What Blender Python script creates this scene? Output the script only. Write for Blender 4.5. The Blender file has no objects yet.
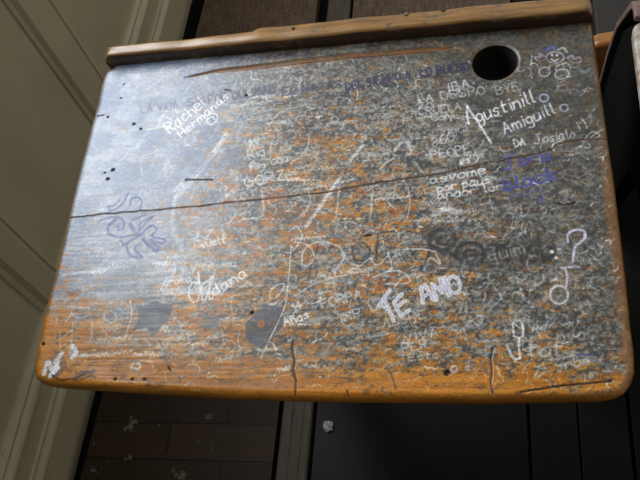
import bpy, bmesh, math, random
import numpy as np
from mathutils import Matrix, Vector

random.seed(11)
rng = np.random.default_rng(11)
S = bpy.context.scene
COL = S.collection

# ------------------------------------------------------------------ camera
FPX = 824.5
AX, AY, AZ = 0.53799388, 0.21874213, 0.08750913
CAM = np.array([0.50237806, -0.26610326, 1.47878688])


def rot(a, b, c):
    ca, sa, cb, sb, cc, sc = math.cos(a), math.sin(a), math.cos(b), math.sin(b), math.cos(c), math.sin(c)
    rx = np.array([[1, 0, 0], [0, ca, -sa], [0, sa, ca]])
    ry = np.array([[cb, 0, sb], [0, 1, 0], [-sb, 0, cb]])
    rz = np.array([[cc, -sc, 0], [sc, cc, 0], [0, 0, 1]])
    return rz @ ry @ rx


RM = rot(AX, AY, AZ)
cd = bpy.data.cameras.new('camera')
cam = bpy.data.objects.new('camera', cd)
COL.objects.link(cam)
m4 = Matrix([list(RM[0]) + [CAM[0]], list(RM[1]) + [CAM[1]], list(RM[2]) + [CAM[2]], [0, 0, 0, 1]])
cam.matrix_world = m4
cd.sensor_width = 36
cd.lens = FPX * 36 / 640
cd.clip_start = 0.02
S.camera = cam

TILT = 0.03425835                      # the lid slopes up a little towards its back
LC = np.array([0.0, 0.2195, 0.74])     # a point of the lid plane
LN = np.array([0.0, -math.sin(TILT), math.cos(TILT)])


def rays(px):
    px = np.atleast_2d(np.asarray(px, float))
    d = np.stack([(px[:, 0] - 320) / FPX, -(px[:, 1] - 240) / FPX, -np.ones(len(px))], 1)
    return d @ RM.T


def lid_xy(px):
    """where marks read off the photograph lie on the lid plane (metres)"""
    d = rays(px)
    t = ((LC - CAM) @ LN) / (d @ LN)
    p = CAM + d * t[:, None]
    return p[:, :2]


def lid_z(y):
    return LC[2] + (y - LC[1]) * math.tan(TILT)


# ------------------------------------------------------------------ helpers
def prop(o, label=None, cat=None, group=None, kind=None):
    for k, v in (('label', label), ('category', cat), ('group', group), ('kind', kind)):
        if v:
            o[k] = v
    return o


def empty(name, loc, label, cat, group=None):
    o = bpy.data.objects.new(name, None)
    o.empty_display_size = .1
    o.location = loc
    COL.objects.link(o)
    return prop(o, label, cat, group)


def mesh_obj(name, bm, mat, parent=None, smooth=False, bevel=0, seg=2):
    me = bpy.data.meshes.new(name)
    bmesh.ops.recalc_face_normals(bm, faces=bm.faces)
    bm.to_mesh(me)
    bm.free()
    me.materials.append(mat)
    if smooth:
        me.polygons.foreach_set('use_smooth', [True] * len(me.polygons))
    o = bpy.data.objects.new(name, me)
    COL.objects.link(o)
    if parent:
        o.parent = parent
        o.matrix_parent_inverse = Matrix.Translation(-Vector(parent.location))
    if bevel:
        b = o.modifiers.new('bevel', 'BEVEL')
        b.width = bevel
        b.segments = seg
        b.limit_method = 'ANGLE'
        b.angle_limit = math.radians(40)
    return o


def box(bm, x0, x1, y0, y1, z0, z1):
    vs = [bm.verts.new((x, y, z)) for z in (z0, z1) for x, y in ((x0, y0), (x1, y0), (x1, y1), (x0, y1))]
    for f in ((0, 3, 2, 1), (4, 5, 6, 7), (0, 1, 5, 4), (1, 2, 6, 5), (2, 3, 7, 6), (3, 0, 4, 7)):
        bm.faces.new([vs[i] for i in f])


def prism(bm, pts, axis, a, b):
    """extrude a closed outline along an axis: 'x' (pts are y,z), 'y' (x,z) or 'z' (x,y)"""
    def mk(p, t):
        return {'x': (t, p[0], p[1]), 'y': (p[0], t, p[1]), 'z': (p[0], p[1], t)}[axis]
    A = [bm.verts.new(mk(p, a)) for p in pts]
    B = [bm.verts.new(mk(p, b)) for p in pts]
    n = len(pts)
    for i in range(n):
        bm.faces.new([A[i], A[(i + 1) % n], B[(i + 1) % n], B[i]])
    bm.faces.new(A[::-1])
    bm.faces.new(B)


def lin(c):
    c = np.asarray(c, float)
    return np.where(c <= .04045, c / 12.92, ((c + .055) / 1.055) ** 2.4)


def rgb(r, g, b):
    return tuple(lin(np.array([r, g, b]) / 255)) + (1,)


class NT:
    def __init__(s, name):
        s.m = bpy.data.materials.new(name)
        s.m.use_nodes = True
        s.n = s.m.node_tree.nodes
        s.l = s.m.node_tree.links
        s.b = s.n['Principled BSDF']

    def add(s, t, **kw):
        n = s.n.new(t)
        for k, v in kw.items():
            if k in n.inputs.keys():
                n.inputs[k].default_value = v
            else:
                setattr(n, k, v)
        return n

    def link(s, a, b):
        s.l.new(a, b)

    def coord(s, scale=(1, 1, 1), loc=(0, 0, 0)):
        tc = s.add('ShaderNodeTexCoord')
        mp = s.add('ShaderNodeMapping')
        mp.inputs['Scale'].default_value = scale
        mp.inputs['Location'].default_value = loc
        s.link(tc.outputs['Object'], mp.inputs['Vector'])
        return mp.outputs['Vector']

    def noise(s, scale, detail=4, rough=.6, vec=None):
        n = s.add('ShaderNodeTexNoise')
        n.inputs['Scale'].default_value = scale
        n.inputs['Detail'].default_value = detail
        n.inputs['Roughness'].default_value = rough
        s.link(vec or s.coord(), n.inputs['Vector'])
        return n.outputs['Fac']

    def ramp(s, fac, stops):
        r = s.add('ShaderNodeValToRGB')
        e = r.color_ramp.elements
        while len(e) < len(stops):
            e.new(.5)
        for el, (p, c) in zip(e, stops):
            el.position = p
            el.color = c
        s.link(fac, r.inputs['Fac'])
        return r.outputs['Color']

    def mix(s, fac, a, b, mode='MIX'):
        n = s.add('ShaderNodeMix', data_type='RGBA', blend_type=mode)
        for sock, v in ((n.inputs[0], fac), (n.inputs[6], a), (n.inputs[7], b)):
            if hasattr(v, 'links'):
                s.link(v, sock)
            else:
                sock.default_value = v
        return n.outputs[2]

    def bump(s, h, strength, dist):
        n = s.add('ShaderNodeBump')
        n.inputs['Strength'].default_value = strength
        n.inputs['Distance'].default_value = dist
        s.link(h, n.inputs['Height'])
        s.link(n.outputs['Normal'], s.b.inputs['Normal'])


def wood(name, c1, c2, grain, rough=.45, scale=9, wear=None):
    t = NT(name)
    v = t.coord(grain)
    n = t.noise(scale, 6, .65, v)
    col = t.ramp(n, [(.3, c1), (.7, c2)])
    if wear:
        w = t.noise(45, 5, .7, t.coord((1, 1.6, 1)))
        col = t.mix(t.ramp(w, [(.56, (0, 0, 0, 1)), (.68, (1, 1, 1, 1))]), col, wear)
    t.link(col, t.b.inputs['Base Color'])
    t.b.inputs['Roughness'].default_value = rough
    t.bump(n, .25, .002)
    return t.m


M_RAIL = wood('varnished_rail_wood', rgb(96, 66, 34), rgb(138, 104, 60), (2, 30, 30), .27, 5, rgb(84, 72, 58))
M_PATINA_SHADE = wood('rail_patina_and_shade', rgb(44, 31, 18), rgb(78, 54, 28), (3, 30, 30), .4, 5, rgb(112, 88, 54))  # rail front: scratched patina, with the face's shade added to the colour
M_DARKWOOD = wood('dark_desk_wood', rgb(16, 13, 10), rgb(30, 24, 19), (14, 14, 2), .6)
M_SIDE = wood('shade_black_side_wood', rgb(2, 2, 2), rgb(5, 5, 4), (10, 10, 3), .8)  # near-black: deep shade is put into the colour
M_SIDE.node_tree.nodes['Principled BSDF'].inputs['Specular IOR Level'].default_value = .1
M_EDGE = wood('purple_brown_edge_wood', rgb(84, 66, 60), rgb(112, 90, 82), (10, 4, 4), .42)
M_SEAT = wood('orange_bench_wood', rgb(112, 70, 30), rgb(144, 98, 48), (3, 30, 30), .3, 5)


# ------------------------------------------------------------------ the lid surface: wood, wear, chalk and ink
MM = 0.0004
TX0, TX1, TY0, TY1 = -0.016, 0.616, -0.018, 0.452
TW, TH = int((TX1 - TX0) / MM), int((TY1 - TY0) / MM)


def vn(nx, ny, seed, w=TW, h=TH):
    """smooth value noise with nx by ny cells"""
    g = np.random.default_rng(seed).random((int(ny) + 3, int(nx) + 3))
    x = np.linspace(0, nx, w)
    y = np.linspace(0, ny, h)
    xi, yi = x.astype(int), y.astype(int)
    fx, fy = x - xi, y - yi
    fx, fy = fx * fx * (3 - 2 * fx), fy * fy * (3 - 2 * fy)
    a = g[yi][:, xi] * (1 - fx) + g[yi][:, xi + 1] * fx
    b = g[yi + 1][:, xi] * (1 - fx) + g[yi + 1][:, xi + 1] * fx
    return a * (1 - fy)[:, None] + b * fy[:, None]


def fbm(nx, ny, seed, octv=5, gain=.55):
    o = 0
    s = 0
    a = 1
    for k in range(octv):
        o = o + a * vn(nx * 2 ** k, ny * 2 ** k, seed * 31 + k)
        s += a
        a *= gain
    return o / s


def flat(n):
    """spread a noise evenly over 0..1"""
    f = n.ravel()
    q = np.quantile(f[::7], np.linspace(0, 1, 257))
    return np.interp(n, q, np.linspace(0, 1, 257))


def sst(a, b, x):
    t = np.clip((x - a) / (b - a), 0, 1)
    return t * t * (3 - 2 * t)


# coordinates of every texel in the photograph's frame, for the coarse maps
gx, gy = np.meshgrid(TX0 + (np.arange(TW) + .5) * MM, TY0 + (np.arange(TH) + .5) * MM)
P3 = np.stack([gx - CAM[0], gy - CAM[1], lid_z(gy) - CAM[2]], -1) @ RM
PX = 320 + FPX * P3[..., 0] / -P3[..., 2]
PY = 240 - FPX * P3[..., 1] / -P3[..., 2]
del P3

CX = [40, 120, 200, 280, 360, 440, 520, 600]
CY = [40, 90, 140, 190, 240, 290, 330, 360, 385]


def cmap(tab):
    t = np.array(tab, float)
    ix = np.clip(np.interp(PX, CX, np.arange(len(CX))), 0, len(CX) - 1.001)
    iy = np.clip(np.interp(PY, CY, np.arange(len(CY))), 0, len(CY) - 1.001)
    a, b = ix.astype(int), iy.astype(int)
    fx, fy = ix - a, iy - b
    return (t[b, a] * (1 - fx) + t[b, a + 1] * fx) * (1 - fy) + (t[b + 1, a] * (1 - fx) + t[b + 1, a + 1] * fx) * fy


COVER = [[.97, .97, .95, .93, .93, .95, .97, .93],
         [.98, .97, .92, .88, .86, .93, .97, .95],
         [.98, .97, .85, .66, .70, .88, .95, .95],
         [.97, .95, .78, .56, .60, .78, .92, .92],
         [.88, .93, .66, .52, .56, .66, .88, .92],
         [.42, .80, .55, .55, .60, .66, .82, .90],
         [.12, .40, .38, .60, .66, .64, .74, .88],
         [.06, .12, .22, .42, .48, .48, .52, .74],
         [.03, .03, .04, .06, .08, .08, .12, .25]]
# how blue and pale the worn-in film is, window sheen painted into it
PALE = [[.75, .85, .55, .35, .25, .12, .05, .03],
        [.95, .95, .75, .38, .30, .22, .10, .08],
        [1, .95, .80, .40, .36, .32, .20, .16],
        [1, .92, .72, .42, .38, .38, .22, .18],
        [.9, .85, .60, .45, .42, .38, .22, .20],
        [.7, .70, .55, .42, .42, .38, .24, .22],
        [.5, .45, .40, .32, .36, .34, .28, .26],
        [.4, .35, .35, .30, .34, .34, .34, .32],
        [.3, .3, .3, .3, .3, .3, .3, .3]]
# how strongly the grey layer is mottled: smooth along the top and right, rough in the middle
MOTT = [[.5, .5, .6, .6, .6, .5, .35, .35],
        [.7, .7, .8, .8, .75, .6, .45, .4],
        [.8, .8, 1, 1, 1, .85, .55, .5],
        [.8, .9, 1, 1, 1, .95, .7, .55],
        [.9, .9, 1, 1, 1, 1, .8, .6],
        [1, 1, 1, 1, 1, 1, .85, .65],
        [1, 1, 1, 1, 1, 1, .9, .75],
        [1] * 8, [1] * 8]
cover, pale, mott = cmap(COVER), cmap(PALE), cmap(MOTT)
pale = pale * (1 - .55 * sst(190, 290, PX + (PY - 150) * .25))

blotch = flat(.68 * fbm(48, 50, 1, 5, .8) + .32 * fbm(20, 150, 2, 4, .75))
fine = flat(.6 * fbm(190, 210, 3, 3, .9) + .4 * fbm(50, 330, 4, 2, .8))
grain = flat(fbm(7, 130, 5, 4, .65))
tone = flat(.40 * fbm(40, 46, 6, 5, .9) + .42 * fbm(210, 180, 7, 2, .9) + .18 * fbm(16, 200, 17, 3, .8))
big = flat(fbm(6, 7, 8, 3))

# bare varnished wood
wd = np.array([172, 108, 20.]) + (grain - .5)[..., None] * np.array([34, 30, 20.]) + (big - .5)[..., None] * np.array([24, 14, 4.])
red = sst(.5, .95, flat(fbm(22, 26, 9, 4)) + .25 * sst(320, 220, PY)) * sst(370, 260, PY)
wd = wd * (1 - .6 * red[..., None]) + np.array([142, 72, 26.]) * .6 * red[..., None]
dirt = sst(.80, .96, flat(fbm(60, 90, 10, 4, .7)))
wd = wd * (1 - .5 * dirt[..., None]) + np.array([62, 46, 34.]) * .5 * dirt[..., None]

# greyed, inked and chalked surface
tt = (.5 + (tone - .5) * mott - (1 - mott) * .30)[..., None]
dark = np.array([34, 33, 32.])
mid = np.array([88, 86, 78.])
lite = np.array([186, 182, 168.])
gr = np.where(tt < .5, dark + (mid - dark) * tt * 2, mid + (lite - mid) * (tt - .5) * 2 * .8)
gr = gr * .93
smo = flat(fbm(26, 30, 21, 4, .55))
pl = np.array([124, 138, 164.]) + (tone - .5)[..., None] * np.array([22, 20, 16.]) + (smo - .5)[..., None] * np.array([44, 38, 26.])
gr = gr * (1 - pale[..., None]) + pl * pale[..., None]
warm = sst(.6, .95, flat(fbm(40, 50, 12, 4)))[..., None] * (1 - pale[..., None])
gr = gr + warm * np.array([12, 2, -8.])

edge = .20
cv = sst(-edge, edge, cover - (.56 * blotch + .44 * fine))
T = wd * (1 - cv[..., None]) + gr * cv[..., None]
del wd, gr, pl, warm
# brown rim worn bare along the right edge and blueish grey along the top
rim = sst(.006, .0, np.abs(gx - np.interp(gy, [0, .44], [.598, .592])) - .0015 * blotch) * sst(95, 190, PY)
T = T * (1 - .6 * rim[..., None]) + np.array([136, 84, 36.]) * .6 * rim[..., None]

HT = np.zeros((TH, TW), np.float32)      # relief in metres


def smooth_pts(p, n=6):
    p = np.asarray(p, float)
    if len(p) < 3:
        return p
    q = np.vstack([2 * p[0] - p[1], p, 2 * p[-1] - p[-2]])
    out = []
    for i in range(1, len(q) - 2):
        a, b, c, d = q[i - 1], q[i], q[i + 1], q[i + 2]
        for t in np.arange(n) / n:
            out.append(.5 * (2 * b + (c - a) * t + (2 * a - 5 * b + 4 * c - d) * t * t + (3 * b - a - 3 * c + d) * t ** 3))
    out.append(p[-1])
    return np.array(out)


def mask_of(px, w, soft=.6, curve=True):
    """coverage of a pen stroke of w photograph pixels; returns a window and its mask"""
    if curve:
        px = smooth_pts(px)
    m = lid_xy(px)
    c = (m - [TX0, TY0]) / MM - .5
    r = w * .5 * (1.12e-3 / MM)
    s = soft * 1.1e-3 / MM
    pad = r + s + 1
    x0, y0 = np.floor(c.min(0) - pad).astype(int)
    x1, y1 = np.ceil(c.max(0) + pad).astype(int) + 1
    x0, y0, x1, y1 = max(x0, 0), max(y0, 0), min(x1, TW), min(y1, TH)
    if x1 - x0 < 2 or y1 - y0 < 2:
        return None
    d2 = np.full((y1 - y0, x1 - x0), 1e9, np.float32)
    for a, b in (zip(c[:-1], c[1:]) if len(c) > 1 else [(c[0], c[0])]):
        u0, v0 = np.floor(np.minimum(a, b) - pad).astype(int) - (x0, y0)
        u1, v1 = np.ceil(np.maximum(a, b) + pad).astype(int) + 1 - (x0, y0)
        u0, v0 = max(u0, 0), max(v0, 0)
        if u1 <= u0 or v1 <= v0:
            continue
        win = d2[v0:v1, u0:u1]
        if not win.size:
            continue
        xs = np.arange(u0, u0 + win.shape[1]) + x0 - a[0]
        ys = np.arange(v0, v0 + win.shape[0])[:, None] + y0 - a[1]
        ab = b - a
        L = ab @ ab
        t = np.clip((xs * ab[0] + ys * ab[1]) / L, 0, 1) if L > 1e-9 else 0
        np.minimum(win, (xs - t * ab[0]) ** 2 + (ys - t * ab[1]) ** 2, out=win)
    d = np.sqrt(d2)
    return (slice(y0, y1), slice(x0, x1)), np.clip((r + s * .5 - d) / s, 0, 1)


def stroke(px, w, col, a=.9, soft=.8, grit=.4, curve=True):
    r = mask_of(px, w, soft, curve)
    if r is None:
        return
    sl, m = r
    k = m * a * (1 - grit + grit * 2 * np.clip(fine[sl] * .9 + .1, 0, 1)) if grit else m * a
    k = np.clip(k, 0, 1)[..., None]
    T[sl] = T[sl] * (1 - k) + np.array(col, float) * k


def carve(px, w, depth, soft=.8, curve=False):
    r = mask_of(px, w, soft, curve)
    if r is not None:
        sl, m = r
        HT[sl] = np.minimum(HT[sl], -depth * m)


def fill(poly, col, a, grit=.5, soft=1.2):
    p = lid_xy(poly)
    c = (p - [TX0, TY0]) / MM
    x0, y0 = np.maximum(np.floor(c.min(0) - 6).astype(int), 0)
    x1, y1 = np.ceil(c.max(0) + 6).astype(int)
    sl = (slice(y0, min(y1, TH)), slice(x0, min(x1, TW)))
    xs = np.arange(sl[1].start, sl[1].stop)[None, :]
    ys = np.arange(sl[0].start, sl[0].stop)[:, None]
    ins = np.zeros((ys.shape[0], xs.shape[1]), bool)
    n = len(c)
    for i in range(n):
        (ax, ay), (bx, by) = c[i], c[(i + 1) % n]
        if abs(by - ay) < 1e-9:
            continue
        ins ^= ((ys < ay) != (ys < by)) & (xs < (bx - ax) * (ys - ay) / (by - ay) + ax)
    k = ins.astype(float)
    for _ in range(int(soft * 3)):
        k[1:-1, 1:-1] = (k[1:-1, 1:-1] * 2 + k[:-2, 1:-1] + k[2:, 1:-1] + k[1:-1, :-2] + k[1:-1, 2:]) / 6
    k = np.clip(k * a * (1 - grit + grit * 2 * fine[sl]), 0, 1)[..., None]
    T[sl] = T[sl] * (1 - k) + np.array(col, float) * k


# single-stroke letters: baseline 0, small letters 6 high, capitals 10
G = {
    'a': '5,6 2,6 0,3 1,0 4,1 5,5 5,1 6,0', 'b': '0,10 0,0|0,4 3,6 5,4 5,1 3,0 0,1', 'c': '5,5 3,6 0,4 0,1 2,0 5,1',
    'd': '5,4 3,6 0,4 0,1 3,0 5,2|5,10 5,0', 'e': '0,3 5,4 4,6 1,6 0,3 1,0 5,1', 'g': '5,5 2,6 0,4 1,1 4,1 5,5 5,-2 3,-4 0,-3',
    'h': '0,10 0,0|0,4 3,6 5,4 5,0', 'i': '1,6 1,0|1,8.4 1,9', 'k': '0,10 0,0|5,6 0,3|1,3 5,0', 'l': '1,10 1,1 2.5,0',
    'm': '0,6 0,0|0,4 2,6 3.5,4 3.5,0|3.5,4 5.5,6 7,4 7,0', 'n': '0,6 0,0|0,4 3,6 5,4 5,0', 'o': '3,6 0,4 0,1 3,0 5,2 5,5 3,6',
    'q': '5,5 2,6 0,4 1,1 4,1 5,4|5,6 5,-4 6,-3', 'p': '0,6 0,-4|0,4 3,6 5,4 5,1 3,0 0,1', 'r': '0,6 0,0|0,4 3,6 5,5', 's': '5,5 3,6 1,5 1,4 4,2.5 4,1 2,0 0,1',
    't': '2,9 2,1 4,0|0,6 5,6', 'u': '0,6 0,1 2,0 5,2|5,6 5,0', 'v': '0,6 2.5,0 5,6', 'y': '0,6 2.5,1|5,6 1,-4',
    'ñ': '0,6 0,0|0,4 3,6 5,4 5,0|0,8 2,9 3,8 5,9',
    'A': '0,0 3,10 6,0|1,4 5,4', 'B': '0,0 0,10 4,9 5,7 3,5.5 0,5|3,5.5 6,4 6,1 4,0 0,0', 'C': '6,8 3,10 0,7 0,3 3,0 6,2',
    'D': '0,0 0,10 4,9 6,6 6,3 4,0 0,0', 'E': '6,10 0,10 0,0 6,0|0,5 4,5', 'F': '6,10 0,10 0,0|0,5 4,5', 'G': '6,8 3,10 0,7 0,3 3,0 6,2 6,5 3,5',
    'H': '0,0 0,10|6,0 6,10|0,5 6,5', 'I': '1,0 1,10', 'J': '5,10 5,2 3,0 0,1|2,10 8,10', 'L': '0,10 0,0 5,0', 'M': '0,0 1,10 4,4 7,10 8,0',
    'N': '0,0 0,10 6,0 6,10', 'O': '3,10 0,7 0,3 3,0 6,3 6,7 3,10', 'P': '0,0 0,10 4,10 6,8 4,5 0,5', 'Q': '3,10 0,7 0,3 3,0 6,3 6,7 3,10|4,3 7,-1',
    'R': '0,0 0,10 4,10 6,8 4,5 0,5|2,5 6,0', 'S': '6,8.5 3,10 0,8 1,6 5,4 6,2 3,0 0,1.5', 'T': '3,0 3,10|0,10 6,10', 'U': '0,10 0,2 3,0 6,2 6,10',
    'V': '0,10 3,0 6,10', 'X': '0,0 6,10|0,10 6,0', 'Y': '0,10 3,5 6,10|3,5 3,0', 'Z': '0,10 6,10 0,0 6,0', '0': '3,10 0,7 0,3 3,0 6,3 6,7 3,10',
    '1': '0,7 2,10 2,0', '4': '4,0 4,10 0,3 6,3', '6': '5,10 1,7 0,3 3,0 6,2 5,5 1,4', '8': '3,5 0,7.5 3,10 6,7.5 3,5 0,2.5 3,0 6,2.5 3,5',
}
CURVY = set('abcdeghmnoprstuñBCDGJOPQRSU0688')


def write(text, a, b, h, w, col, alpha=.9, grit=.4, jit=.35, soft=.8):
    """letters along the baseline a-b (photograph pixels), capitals h high"""
    a, b = np.array(a, float), np.array(b, float)
    e = (b - a) / np.linalg.norm(b - a)
    up = np.array([e[1], -e[0]])
    adv = []
    for ch in text:
        if ch == ' ':
            adv.append(5.)
        else:
            adv.append(max(float(q.split(',')[0]) for s in G[ch].split('|') for q in s.split()) + 2.4)
    k = np.linalg.norm(b - a) / sum(adv)
    x = 0
    for ch, w_ in zip(text, adv):
        if ch != ' ':
            oy = random.uniform(-jit, jit)
            for s in G[ch].split('|'):
                q = np.array([[float(v) for v in t.split(',')] for t in s.split()])
                q = q + np.array([[random.uniform(-jit, jit), random.uniform(-jit, jit)] for _ in q]) + [0, oy]
                pts = a + e * ((x + q[:, 0]) * k)[:, None] + up * (q[:, 1] * h / 10)[:, None]
                stroke(pts, w, col, alpha, soft, grit, ch in CURVY)
        x += w_


def arc(cx, cy, rx, ry, t0=0, t1=360, n=14, rotd=0):
    t = np.radians(np.linspace(t0, t1, n))
    x, y = rx * np.cos(t), ry * np.sin(t)
    r = math.radians(rotd)
    return np.stack([cx + x * math.cos(r) - y * math.sin(r), cy + x * math.sin(r) + y * math.cos(r)], 1)


WHITE, CHALK, GREY = (222, 224, 226), (196, 197, 196), (160, 160, 158)
INK, BLUE, NAVY, LILAC = (52, 52, 58), (58, 66, 150), (34, 36, 66), (206, 204, 232)

# ---- the long-faded layers: short scribbles, scratches and flecks all over
def in_lid(x, y):
    return 60 - (y - 300) * .22 + 14 < x < 596 + (y - 60) * .12 and 62 - (x - 110) * .094 + 12 < y < 392


for k in range(2700):
    x, y = random.uniform(50, 625), random.uniform(60, 390)
    if not in_lid(x, y) or (465 < x < 580 and 92 < y < 146) or (500 < x < 562 and 150 < y < 206 and random.random() < .6):
        continue
    # fewer low down and far left
    dens = 1.0 if 140 < x < 590 and y < 345 else .4
    if x < 235 - max(0, y - 150) * .45 and y < 250:
        dens = .16
    if random.random() > dens:
        continue
    ln = random.uniform(2, 6)
    ang = random.choice((0, 0, .1, 1.2, 1.6, -1.1, .7)) + random.uniform(-.4, .4)
    pts = [(x, y)]
    for j in range(random.randint(2, 4)):
        ang += random.uniform(-1.3, 1.3)
        pts.append((pts[-1][0] + math.cos(ang) * ln, pts[-1][1] - math.sin(ang) * ln))
    c = random.choice((CHALK, WHITE, CHALK, GREY, (184, 186, 190), (140, 144, 152)))
    stroke(pts, random.uniform(.4, .9), c, random.uniform(.35, .85), .6, .7)
for k in range(1100):
    x, y = random.uniform(60, 620), random.uniform(60, 392)
    if not in_lid(x, y) or (x < 225 and y < 240 and random.random() < .75):
        continue
    ln = random.uniform(3, 12)
    ang = random.gauss(.12, .35) if random.random() < .65 else random.uniform(0, 3.1)
    stroke([(x, y), (x + math.cos(ang) * ln, y - math.sin(ang) * ln)], random.uniform(.4, 1.1), random.choice((INK, (66, 50, 40), (50, 54, 70), (82, 84, 92))),
           random.uniform(.3, .75), .7, .6)
for k in range(230):                       # pale dotted rows across the middle
    x, y = random.uniform(150, 590), random.choice((118, 150, 180, 218, 246, 268, 282, 318, 345)) + random.uniform(-5, 5)
    if in_lid(x, y):
        stroke([(x, y), (x + random.uniform(1, 7), y - random.uniform(-.5, 1.2))], random.uniform(.6, 1.3), random.choice((CHALK, WHITE, GREY)), random.uniform(.4, .8), .7, .5)
for k in range(420):
    x, y = random.uniform(70, 620), random.uniform(70, 385)
    if in_lid(x, y):
        stroke([(x, y), (x + .3, y)], random.uniform(.7, 1.7), WHITE if random.random() < .65 else INK, random.uniform(.4, .9), .7, .2)

# rows of worn looping pen marks, too faded to read
for k in range(150):
    x, y = random.uniform(150, 560), random.uniform(95, 372)
    if k > 100:
        x, y = random.uniform(75, 220), random.choice((256, 266, 276, 285, 294, 330, 344, 356)) + random.uniform(-2, 2)
    if x > 470 and y < 330 or x < 230 and y < 235:
        continue
    n_, w_, h_ = random.randint(4, 11), random.uniform(2.0, 3.4), random.uniform(2.0, 4.2)
    sl_ = random.gauss(-.08, .06)
    pts = []
    for j in range(n_):
        pts += [(x + j * w_ * 1.4, y + j * w_ * 1.4 * sl_ + random.uniform(-.5, .5)), (x + j * w_ * 1.4 + w_ * random.uniform(.3, 1.1), y + j * w_ * 1.4 * sl_ - h_ * random.uniform(.5, 1.3))]
    if in_lid(x, y) and in_lid(*pts[-1]):
        stroke(pts, random.uniform(.6, 1.1), random.choice((WHITE, CHALK, CHALK, GREY)), random.uniform(.5, .9), .6, .7)
# wiped chalk smears
for pts, w, a in (([(226, 136), (210, 158), (190, 182), (176, 198)], 7, .3), ([(226, 134), (214, 152)], 3, .4), ([(176, 196), (172, 225), (182, 250)], 5, .3),
                  ([(340, 178), (322, 204), (306, 226)], 4, .55), ([(338, 180), (318, 210)], 2, .5), ([(363, 145), (347, 163)], 4, .45),
                  ([(434, 214), (446, 209), (455, 212)], 6, .6), ([(395, 150), (404, 140), (412, 152), (406, 156)], 3, .5), ([(182, 184), (176, 190)], 7, .4),
                  ([(158, 120), (170, 108), (178, 112)], 3, .4), ([(62, 275), (110, 268), (160, 262)], 3, .35), ([(90, 286), (135, 282), (180, 276)], 2.5, .4)):
    stroke(pts, w, (214, 218, 224), a, 2.2, .7)
for k in range(70):                        # blue film rubbed on the left
    x, y = random.uniform(85, 250), random.uniform(75, 250)
    if in_lid(x, y):
        ln = random.uniform(8, 26)
        an = random.gauss(1.15, .25)
        stroke([(x, y), (x + math.cos(an) * ln, y - math.sin(an) * ln)], random.uniform(1, 2.6), random.choice(((92, 112, 158), (186, 194, 206), (112, 126, 156))), random.uniform(.2, .5), 1.6, .6)

# dark ink patches
fill(np.array([(420, 15), (455, 22), (500, 5), (530, 18), (570, 20), (555, 80), (520, 110), (492, 148), (468, 112), (408, 122), (435, 70)]) / 4 + [30, 300], (66, 72, 84), .95, .3)
fill(np.array([(380, 290), (430, 262), (480, 265), (500, 330), (470, 370), (405, 440), (345, 400), (340, 340)]) / 4 + [160, 240], (66, 70, 80), .85, .45)
stroke(arc(261, 324, 2.5, 2.5), 3, (160, 100, 46), .8)
fill(np.array([(165, 300), (240, 305), (235, 350), (175, 355)]) / 4 + [160, 240], (80, 86, 96), .7, .5)
fill([(85, 285), (140, 258), (170, 272), (150, 300), (112, 300)], (112, 118, 126), .35, .7)
fill([(46, 360), (60, 350), (68, 366), (58, 378), (46, 376)], (92, 70, 52), .6, .6)
fill([(160, 145), (200, 150), (215, 170), (180, 178)], (86, 104, 140), .3, .7)
fill([(225, 150), (245, 148), (240, 165), (215, 170)], (70, 82, 108), .45, .7)
for pts in ([(44, 374), (48, 362), (53, 371), (58, 362)], [(50, 376), (58, 368)], [(55, 362), (62, 353)], [(72, 346), (76, 352), (72, 357)]):
    stroke(pts, 4.5, (208, 214, 224), .9, 1.5, .6)

# large dark lettering in the middle
fill([(424, 226), (446, 224), (462, 236), (490, 240), (520, 238), (556, 236), (558, 262), (520, 272), (486, 274), (456, 270), (430, 266)], (50, 49, 47), .32, .8, 2)
for pts, w in (([(496, 262), (498, 246), (506, 250), (508, 262), (512, 246), (520, 250), (522, 262)], 3), ([(530, 246), (526, 256), (534, 262), (540, 250), (544, 262)], 3), ([(548, 246), (554, 252), (548, 260)], 2.6)):
    stroke(pts, w, (36, 36, 38), .75, 1.1, .5)
for pts, w in ((arc(442, 240, 13, 10, -30, 270), 4.5), (arc(443, 241, 6, 4, 0, 250), 2.6), (([(430, 250), (426, 264)]), 3), (([(446, 249), (462, 262)]), 3),
               (arc(470, 254, 14, 11, 150, 400), 4), (arc(470, 255, 7, 5, 120, 380), 2.4), (([(470, 256), (486, 254)]), 2.2),
               ([(366, 236), (380, 233), (394, 231)], 1.6), ([(378, 234), (377, 250), (376, 258)], 1.8), (arc(361, 252, 9, 9, 0, 360), 1.6),
               ([(352, 246), (356, 262), (366, 264)], 1.6), ([(486, 250), (492, 244), (500, 250), (508, 242)], 1.6), ([(318, 246), (312, 262), (308, 280)], 1.5)):
    stroke(pts, w, (38, 38, 40), .85, 1.1, .5, len(pts) > 2)
# curling white pen lines around them
for pts in ([(288, 232), (296, 226), (302, 236), (294, 250), (291, 246), (290, 262), (286, 300), (281, 316), (270, 338), (261, 358)],
            [(294, 242), (306, 244), (314, 254), (310, 264), (302, 264), (304, 250), (318, 242), (338, 246), (344, 258), (336, 268)],
            [(294, 296), (310, 286), (330, 278), (348, 275)], [(306, 292), (318, 290), (320, 300), (308, 303), (304, 296)],
            [(279, 284), (272, 288), (270, 298), (278, 296), (284, 284), (276, 286), (268, 292)],
            [(352, 264), (360, 266), (370, 258), (374, 264), (380, 264), (388, 256)], [(388, 252), (392, 268), (386, 272)], [(396, 250), (420, 249), (436, 252)],
            [(372, 278), (388, 272), (402, 272), (410, 282), (396, 284), (384, 284)], [(424, 270), (430, 258), (440, 264), (436, 254)]):
    stroke(pts, .95, WHITE, .8, .7, .45)

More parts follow.
